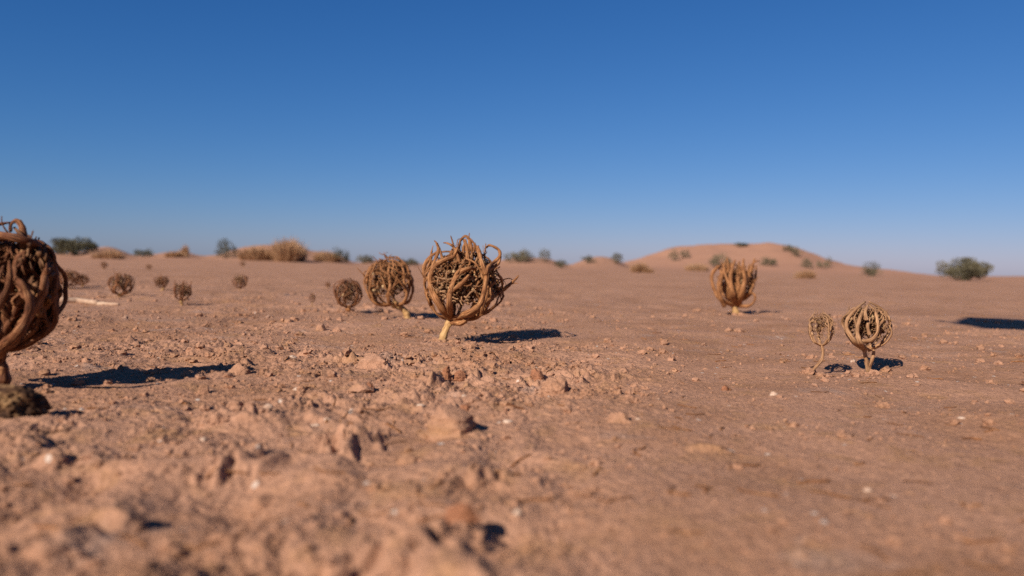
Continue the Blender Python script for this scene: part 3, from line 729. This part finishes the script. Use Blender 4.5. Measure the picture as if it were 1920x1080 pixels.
rosette('dried_plant', 'central dried plant with a bristly top and one twig sticking out at the right', (829, 641), (793, 466, 944, 606),
        tilt=R(6), nb=10, seed=11, uend=(36, 70), swirl=24, top_twigs=0.6, gap=2.0, tips=150, shell_mat=M_BRANCH_PALE, tw=520, pods=220, flakes=230, r0=0.052, stem_r=7.0, pw=1.05, extra=main_extra,  # paler outer twigs put the crown's sunlit highlights into the colour
        stem=[[(828, 643), (834, 624), (841, 608), (848, 597)]])
rosette('dried_plant', 'round dark-bellied dried plant on a bent pale stem behind the central one', (764, 598), (681, 480, 777, 583),
        tilt=R(-6), nb=11, seed=23, uend=(62, 84), swirl=24, tw=330, pods=90, flakes=90, stem_r=6.0, pw=0.75, r0=0.072,
        stem=[[(765, 600), (762, 587), (752, 576), (738, 569)]])
rosette('dried_plant', 'small blurred round dried plant left of the dark-bellied one', (655, 586), (626, 520, 682, 577), nb=10, seed=31, uend=(60, 84), tw=260, pods=60, flakes=80, lod=0, stem_r=4.5, r0=0.075, wob=1.4, stem_mat=M_BRANCH, m=M_BRANCH_RED)
rosette('dried_plant', 'cup-shaped dried plant with upright branch tips in front of the dune', (1381, 591), (1340, 494, 1420, 576),
        tilt=R(3), nb=10, extra=cup_extra, seed=41, uend=(48, 95), swirl=6, style='cup', tw=200, pods=40, flakes=50, core=0.8, wob=0.8, r0=0.085, stem_r=5.5, pw=0.62, top_twigs=0.8,
        stem=[[(1382, 592), (1378, 578), (1376, 566)]])
rosette('dried_plant', 'smallest pale dried plant on a thin crooked stem', (1523, 702), (1513, 582, 1566, 650), nb=6, seed=53, uend=(45, 76), swirl=20,
        m=M_BRANCH_PALE, tw=120, pods=24, flakes=40, tips=40, r0=0.115, stem_r=3.0, pw=0.78, stem_mat=M_BRANCH_PALE, core=0.2,
        stem=[[(1522, 703), (1526, 692), (1540, 675), (1543, 660), (1541, 648)]])
rosette('dried_plant', 'pale globe-shaped dried plant on a straight stem at the right', (1629, 700), (1580, 568, 1669, 657), nb=8, seed=67, uend=(58, 80), swirl=12, gap=2.2, extra=globe_extra,
        m=M_BRANCH_PALE, tw=260, pods=80, flakes=110, r0=0.075, stem_r=4.3, pw=1.0, stem_mat=M_BRANCH_PALE,
        stem=[[(1629, 701), (1625, 680), (1621, 662), (1622, 652)], [(1630, 688), (1636, 672), (1638, 658), (1632, 648)]])
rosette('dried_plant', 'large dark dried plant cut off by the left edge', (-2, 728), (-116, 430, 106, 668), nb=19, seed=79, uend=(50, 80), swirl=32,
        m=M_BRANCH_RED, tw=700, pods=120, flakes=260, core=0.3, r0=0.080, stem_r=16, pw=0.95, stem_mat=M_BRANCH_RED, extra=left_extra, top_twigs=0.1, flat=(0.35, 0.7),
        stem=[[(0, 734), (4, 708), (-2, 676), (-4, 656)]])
for k, (bx, by, cr, lab) in enumerate([
    (128, 541, (104, 503, 148, 536), 'low broad blurred dried plant right beside the big left plant'),
    (156, 538, (140, 512, 166, 534), 'small dark blurred dried plant at the right end of the low broad one'),
    (229, 557, (203, 510, 251, 553), 'blurred dried plant with a strong shadow behind the bleached stick'),
    (302, 545, (288, 514, 318, 541), 'faint blurred dried plant behind the stemmed one at the left'),
    (342, 573, (321, 525, 362, 566), 'blurred dried plant with a visible pale stem left of centre'),
    (449, 543, (435, 513, 464, 540), 'small egg-shaped blurred dried plant standing alone under the straw mound'),
    (195, 506, (189, 489, 202, 503), 'tiny far dried plant above the low broad one'),
    (455, 501, (450, 489, 460, 499), 'tiny far dried plant just above the egg-shaped one'),
    (280, 506, (273, 495, 285, 504), 'tiny faint far dried plant near the horizon on the left'),
    (616, 540, (608, 528, 621, 538), 'tiny dried plant left of the small round blurred one'),
    (586, 574, (580, 550, 592, 567), 'tiny thin dried sprout on bare soil between the left and central plants'),
]):
    rosette('dried_plant', lab, (bx, by), cr, nb=9, seed=101 + k * 7, uend=((40, 80), (20, 60), (10, 75), (40, 90), (50, 95), (5, 50))[k % 6], tw=190 if k < 6 else 70, pods=40, flakes=50, lod=0, r0=0.085, pw=0.8, tilt=R((14, -10, 8, -16, 4, -6, 10, 0, -8, 12, 5)[k]), wob=1.5, style='cup' if k in (3, 4) else 'ball', m=M_BRANCH_RED)

# lump at the foot of the big plant, the bleached stick, twigs on the soil
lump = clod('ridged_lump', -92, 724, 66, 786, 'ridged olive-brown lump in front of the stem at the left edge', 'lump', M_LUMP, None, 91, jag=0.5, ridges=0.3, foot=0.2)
def stick(name, pts, r_px, label, cat, m, group=None, lift=0.5):
    W3 = [P(*p) for p in pts]
    o0 = W3[0]; s = o0.y / FPX
    q = np.array([np.array(p - o0) + (0, 0, r_px * s * lift) for p in W3])
    t = np.linspace(0, 1, 12); k = np.linspace(0, 1, len(q))
    q = np.stack([np.interp(t, k, q[:, i]) for i in range(3)], 1)
    mb = MB(); mb.tube(q, r_px * s * (1 - 0.3 * t), 7, len(pts), 0.25)
    o = mb.build(name, m, None); o.location = o0
    return tag(o, label, cat, group)
stick('bleached_stick', [(112, 567), (150, 568), (182, 571)], 6.0, 'thick bleached stick lying on the soil right of the big left plant', 'stick', M_STICK, 'sticks and twigs on the soil')
stick('bleached_stick', [(184, 572), (222, 573)], 4.5, 'shorter darker piece lying end to end with the bleached stick', 'stick', M_STICK, 'sticks and twigs on the soil')
stick('dry_twig', [(1503, 690), (1514, 692), (1526, 688)], 1.6, 'thin dark twig at the foot of the smallest plant', 'twig', M_TWIG, 'sticks and twigs on the soil')
stick('dry_twig', [(943, 757), (962, 763), (984, 771)], 2.6, 'splintered red-brown twig on crust right of centre', 'twig', M_BRANCH_RED, 'sticks and twigs on the soil')
stick('dry_twig', [(672, 787), (690, 788)], 1.6, 'short straight dark twig in front of the pale crust patch', 'twig', M_TWIG, 'sticks and twigs on the soil')

def build_litter():
    rs = np.random.RandomState(8); mb = MB()
    for k in range(320):
        r = math.exp(rs.uniform(math.log(0.22), math.log(2.2))); a = rs.uniform(-R(38), R(38)); x, y = r * math.sin(a), r * math.cos(a)
        L = rs.uniform(0.002, 0.007); th = rs.uniform(0, 6.283); t = np.linspace(-1, 1, 5)
        X = x + t * L * math.cos(th) - 0.2 * L * t ** 2 * math.sin(th); Y = y + t * L * math.sin(th) + 0.2 * L * t ** 2 * math.cos(th)
        mb.tube(np.stack([X, Y, ground_h(X, Y) + 0.0004], 1), rs.uniform(0.00025, 0.0007), 5, k, 0.2, 0.6)
    tag(mb.build('plant_litter', M_STRAW if False else M_BRANCH), 'tiny bits of dry twig and straw scattered over the soil', 'plant litter', None, 'stuff')
build_litter()

# ------------------------------------------------------------------ shrubs and straw on the dunes
def shrub(px0, py0, px1, py1, D, label, seed, m=None, nl=1500, base=None, group='green shrubs on the dunes'):
    rs = np.random.RandomState(seed)
    b = base or P((px0 + px1) / 2, py1, 60)
    if base is None and b.y > 50:
        x = at((px0 + px1) / 2, py1, D); b = Vector((x.x, D, gz(x.x, D)))
    s = b.y / FPX; w = (px1 - px0) / 2 * s; h = max((py1 - py0) * s, 0.02)
    top = at((px0 + px1) / 2, py0, b.y).z - b.z
    h = max(h, top)
    root = empty('shrub', b, label, 'shrub', group)
    mb = MB(); lf = []; nst = 16
    ncl = 26
    cl = []
    for k in range(ncl):
        a = rs.uniform(0, 6.283); rr = math.sqrt(rs.rand()) * 0.85
        hh = rs.uniform(0.25, 0.95) * (1 - 0.55 * rr ** 2) * rs.uniform(0.75, 1.1)
        cl.append((rr * math.cos(a) * w, rr * math.sin(a) * w, hh * h * 1.02, rs.uniform(0.16, 0.30)))
    for k in range(nst):
        c = cl[k]; t = np.linspace(0, 1, 6)[:, None]
        q = np.array((c[0] * 0.15, c[1] * 0.15, -0.01)) * (1 - t) + np.array(c[:3]) * t + rs.randn(3) * w * 0.08 * t * (1 - t) * 4
        mb.tube(q, w * 0.025 * (1.2 - t[:, 0]), 5, k)
    mb.build('stem', M_BARK, root)
    per = nl // ncl; V = []
    for c in cl:
        d = rs.randn(per, 3); d /= np.linalg.norm(d, axis=1)[:, None]; d *= (rs.rand(per, 1) ** 0.4)
        p = np.array(c[:3]) + d * c[3] * np.array((w * 1.2, w * 1.2, h * 0.95))
        p[:, 2] = np.abs(p[:, 2])
        L = w * rs.uniform(0.035, 0.085, (per, 1)); ax = rs.randn(per, 3) * 0.6 + (0, 0, 0.7) + d * 0.6; ax /= np.linalg.norm(ax, axis=1)[:, None]
        sd = np.cross(ax, rs.randn(per, 3)); sd /= np.linalg.norm(sd, axis=1)[:, None]
        V.append(np.stack([p - sd * L * 0.35, p + sd * L * 0.35, p + ax * L * 1.5], 1))
    V = np.concatenate(V).reshape(-1, 3)
    T = np.arange(len(V)).reshape(-1, 3)
    obj('foliage', make_mesh('foliage', V, None, T, False), m or M_LEAF, root)
    return root
def tuft(px0, py0, px1, py1, D, label, seed, nb=1800, m=None):
    rs = np.random.RandomState(seed)
    b = P((px0 + px1) / 2, py1, 60)
    if b.y > 50:
        x = at((px0 + px1) / 2, py1, D); b = Vector((x.x, D, gz(x.x, D)))
    s = b.y / FPX; w = (px1 - px0) / 2 * s; h = max(at((px0 + px1) / 2, py0, b.y).z - b.z, 0.03)
    a = rs.uniform(0, 6.283, nb); r = np.sqrt(rs.rand(nb)) * 0.75
    p0 = np.stack([r * np.cos(a) * w, r * np.sin(a) * w, np.full(nb, -0.01)], 1)
    nc = 7; ca = rs.uniform(0, 6.283, nc); cr = rs.uniform(0, 0.8, nc); cx = cr * np.cos(ca) * w; cy = cr * np.sin(ca) * w; chh = rs.uniform(0.45, 1.0, nc); chh[0] = 1.0; cx[0] *= 0.3
    kk = rs.randint(0, nc, nb); rr_ = w * 0.38 * np.sqrt(rs.rand(nb))
    p0 = np.stack([cx[kk] + rr_ * np.cos(a), cy[kk] + rr_ * np.sin(a), np.full(nb, -0.01)], 1); r = rr_ / (w * 0.38) * 0.8
    hh = h * chh[kk] * rs.uniform(0.35, 1.05, nb) * (1 - 0.5 * r ** 2)
    out = np.stack([np.cos(a) * r * w * 0.45, np.sin(a) * r * w * 0.45, hh], 1) + rs.randn(nb, 3) * w * 0.07
    p2 = p0 + out; p1 = p0 + out * (0.45, 0.45, 0.62)
    sd = rs.randn(nb, 3); sd[:, 2] = 0; sd /= np.linalg.norm(sd, axis=1)[:, None]; sd *= w * 0.014
    V = np.stack([p0 - sd, p0 + sd, p1 + sd * 0.8, p1 - sd * 0.8, p2], 1).reshape(-1, 3)
    i = np.arange(nb) * 5
    Q = np.stack([i, i + 1, i + 2, i + 3], 1); T = np.stack([i + 3, i + 2, i + 4], 1)
    o = obj('straw_tuft', make_mesh('straw_tuft', V, Q, T, False), m or M_STRAW); o.location = b
    return tag(o, label, 'dry grass', 'tufts of dry straw on the dunes')

SH = [
 (98, 443, 192, 478, 13, 'widest dark green shrub beside the big plant at the left', M_LEAF_DARK),
 (252, 465, 292, 482, 13, 'small low dark shrub alone left of the spiky straw tuft', M_LEAF_DARK),
 (402, 449, 452, 484, 13, 'dark rounded shrub at the left end of the straw mound', M_LEAF_DARK),
 (610, 464, 655, 492, 13, 'dark shrub at the right end of the straw mound', M_LEAF_DARK),
 (664, 476, 704, 494, 13, 'low shrub behind the dark-bellied dried plant', M_LEAF),
 (740, 486, 792, 498, 14, 'thin dark line of low shrub left of the central dried plant', M_LEAF_DARK),
 (943, 470, 1004, 492, 13, 'wide green shrub on the small dune right of the central plant', M_LEAF),
 (1006, 465, 1034, 492, 13, 'upright green shrub on top of the small dune right of the central plant', M_LEAF),
 (1036, 485, 1066, 502, 13, 'small green shrub at the right foot of the first small dune', M_LEAF),
 (1090, 478, 1118, 494, 13, 'thin green shrub on the left slope of the second small dune', M_LEAF),
 (1140, 473, 1169, 494, 13, 'green shrub on the right slope of the second small dune', M_LEAF),
 (1252, 468, 1276, 489, 26, 'green shrub leftmost on the big dune', M_LEAF),
 (1272, 467, 1294, 485, 26, 'small green shrub second from the left on the big dune', M_LEAF),
 (1328, 475, 1374, 501, 26, 'broad olive shrub directly behind the cup-shaped plant', M_LEAF),
 (1374, 455, 1404, 463, 27, 'flat dark shrub on the crest of the big dune', M_LEAF_DARK),
 (1424, 482, 1460, 498, 26, 'olive shrub in the middle of the big dune right of the cup-shaped plant', M_LEAF),
 (1464, 456, 1490, 472, 27, 'upper shrub of the pair on the right shoulder of the big dune', M_LEAF),
 (1482, 461, 1506, 482, 27, 'lower shrub of the pair on the right shoulder of the big dune', M_LEAF),
 (1499, 484, 1526, 502, 26, 'olive shrub low on the right slope of the big dune', M_LEAF),
 (1530, 487, 1552, 503, 27, 'spreading shrub at the right foot of the big dune', M_LEAF),
 (1545, 480, 1562, 502, 27, 'narrow upright shrub at the right foot of the big dune', M_LEAF),
 (1614, 490, 1656, 518, 22, 'bushy shrub on the flat between the big dune and the largest right shrub', M_LEAF),
 (1752, 479, 1850, 526, 17, 'largest olive shrub standing alone on the horizon at the right', M_LEAF),
]
for k, a in enumerate(SH):
    shrub(*a[:4], a[4], a[5], 300 + k, a[6], nl=3600 if k in (0, 22) else 1700)
TF = [
 (172, 463, 236, 485, 12.5, 'straw tuft on the slope right of the widest left shrub'),
 (312, 466, 352, 482, 12.5, 'low straw tuft left of the spike'),
 (336, 452, 358, 480, 12.5, 'spiky upright straw tuft near the left horizon'),
 (446, 455, 520, 488, 12.5, 'straw tuft on the left half of the straw mound'),
 (490, 436, 582, 490, 12, 'tallest bushy straw tuft topping the mound at the left'),
 (576, 464, 636, 490, 12.5, 'straw tuft on the right part of the straw mound'),
 (1174, 486, 1222, 511, 13, 'straw tuft at the left foot of the big dune'),
 (1284, 490, 1330, 508, 13, 'straw tuft in front of the big dune left of the cup-shaped plant'),
 (1490, 498, 1528, 522, 13, 'straw tuft in front of the right slope of the big dune'),
]
for k, a in enumerate(TF):
    tuft(*a[:4], a[4], a[5], 500 + k, nb=5000 if k == 4 else 2200)

# ------------------------------------------------------------------ the person kneeling behind the camera; the shadow at the right edge is theirs
def skin(name, pts, edges, m, parent, sub=2, root=0):
    me = bpy.data.meshes.new(name); me.from_pydata([p[:3] for p in pts], edges, []); me.update()
    o = obj(name, me, m, parent)
    md = o.modifiers.new('skin', 'SKIN'); md.use_smooth_shade = True
    for i, p in enumerate(pts):
        sv = me.skin_vertices[0].data[i]; sv.radius = (p[3], p[3] if len(p) < 5 else p[4]); sv.use_root = (i == root)
    sd = o.modifiers.new('smooth', 'SUBSURF'); sd.levels = sub; sd.render_levels = sub
    return o
def build_person():
    skin_m = plain_mat('skin', [(0.4, (0.36, 0.20, 0.13)), (0.6, (0.44, 0.26, 0.18))], 30, 0.6)
    shirt = plain_mat('cotton_shirt', [(0.4, (0.20, 0.22, 0.26)), (0.6, (0.27, 0.29, 0.33))], 60)
    trou = plain_mat('trousers', [(0.4, (0.10, 0.085, 0.065)), (0.6, (0.15, 0.125, 0.095))], 60)
    hair = plain_mat('hair', [(0.4, (0.015, 0.011, 0.008)), (0.6, (0.04, 0.028, 0.02))], 200)
    shoe = plain_mat('shoe_leather', [(0.4, (0.05, 0.035, 0.025)), (0.6, (0.09, 0.06, 0.04))], 80)
    root = empty('person', (0.25, -0.75, gz(0.25, -0.75)), 'person kneeling behind the camera, leaning over it, whose shadow falls at the right edge', 'person')
    o0 = Vector(root.location)
    L = lambda pts: [tuple(Vector(p[:3]) - o0) + tuple(p[3:]) for p in pts]
    # pelvis, belly, chest, neck, head, crown; left arm to the camera, right arm on the knee; legs folded
    P_ = [(0.24, -0.70, 0.42, .13, .11), (0.17, -0.62, 0.60, .125, .10), (0.06, -0.50, 0.80, .14, .11), (-0.07, -0.42, 0.95, .09, .08), (-0.17, -0.36, 1.03, .055), (-0.25, -0.31, 1.11, .075, .085), (-0.30, -0.29, 1.19, .075, .085),
          (-0.21, -0.42, 0.91, .06), (-0.10, -0.40, 0.64, .045), (0.02, -0.24, 0.44, .032), (-0.045, -0.13, 0.22, .028), (-0.02, -0.10, 0.13, .034, .02),
          (0.13, -0.38, 0.94, .06), (0.34, -0.34, 0.70, .045), (0.36, -0.24, 0.48, .032), (0.35, -0.20, 0.41, .034, .02),
          (0.14, -0.66, 0.38, .095), (0.06, -0.40, 0.10, .062), (0.10, -0.76, 0.08, .05), (0.11, -0.92, 0.07, .036), (0.11, -0.97, 0.03, .034),
          (0.36, -0.66, 0.40, .095), (0.40, -0.28, 0.40, .062), (0.42, -0.32, 0.10, .045), (0.42, -0.26, 0.04, .036)]
    E_ = [(0, 1), (1, 2), (2, 3), (3, 4), (4, 5), (5, 6), (3, 7), (7, 8), (8, 9), (9, 10), (10, 11), (3, 12), (12, 13), (13, 14), (14, 15),
          (0, 16), (16, 17), (17, 18), (18, 19), (19, 20), (0, 21), (21, 22), (22, 23), (23, 24)]
    # five fingers on each hand
    for h, d, side in ((11, Vector((0.15, 0.45, -0.85)), Vector((1, -0.1, 0.1))), (15, Vector((0.05, 0.6, -0.6)), Vector((1, 0, 0)))):
        b0 = Vector(P_[h][:3])
        for k, (off, ln) in enumerate(((-0.026, .058), (-0.009, .068), (0.008, .064), (0.024, .05))):
            i = len(P_); a = b0 + side * off + d * 0.03
            P_ += [(*a, .0085), (*(a + d * ln * 0.5), .0078), (*(a + d * ln * 0.85 + Vector((0, -0.012, -0.004))), .007)]
            E_ += [(h, i), (i, i + 1), (i + 1, i + 2)]
        i = len(P_); P_ += [(*(b0 - side * 0.036 + d * 0.002), .010), (*(b0 - side * 0.05 + d * 0.03), .0085)]; E_ += [(h, i), (i, i + 1)]
    body = skin('body', L(P_), E_, skin_m, root)
    g = lambda idx, k: L([(*P_[i][:3], *[r * k + 0.008 for r in P_[i][3:]]) for i in idx])
    ids = [0, 1, 2, 3, 7, 8, 9, 12, 13, 14]
    skin('shirt', g(ids, 1.08), [(0, 1), (1, 2), (2, 3), (3, 4), (4, 5), (5, 6), (3, 7), (7, 8), (8, 9)], shirt, root)
    ids = [0, 16, 17, 18, 19, 21, 22, 23]
    skin('trousers', g(ids, 1.06) + L([(0.20, -0.66, 0.53, .118, .10)]), [(8, 0), (0, 1), (1, 2), (2, 3), (3, 4), (0, 5), (5, 6), (6, 7)], trou, root, root=8)
    for a, b in (((0.11, -0.93, 0.055), (0.11, -1.00, -0.0)), ((0.42, -0.34, 0.05), (0.42, -0.14, 0.035))):
        skin('shoe', L([(*a, .045), (*((Vector(a) + Vector(b)) / 2), .046), (*b, .038)]), [(0, 1), (1, 2)], shoe, root)
    v, f = ICO[4]
    q = v * np.array((0.088, 0.102, 0.102)) * (1 + 0.05 * perlin3(v * 6, 21))[:, None]
    keep = (v[f].mean(1) @ np.array((-0.3, 0.75, -0.55))) < 0.38
    h = obj('hair', make_mesh('hair', q, None, f[keep], True), hair, root); h.location = Vector((-0.300, -0.315, 1.180)) - o0
    for k, (off, r) in enumerate((((-0.075, 0.07, -0.01), 0.012), ((0.0, 0.085, -0.005), 0.012))):   # eyes
        e = obj('eye', make_mesh('eye', v * r, None, f, True), M_WHITE, root); e.location = Vector((-0.275, -0.285, 1.145)) + Vector(off) - o0
    n = obj('nose', make_mesh('nose', v * np.array((0.014, 0.022, 0.024)), None, f, True), skin_m, root); n.location = Vector((-0.305, -0.205, 1.105)) - o0
    mo = obj('mouth', make_mesh('mouth', v * np.array((0.025, 0.010, 0.008)), None, f, True), shirt if False else skin_m, root); mo.location = Vector((-0.29, -0.215, 1.065)) - o0
build_person()
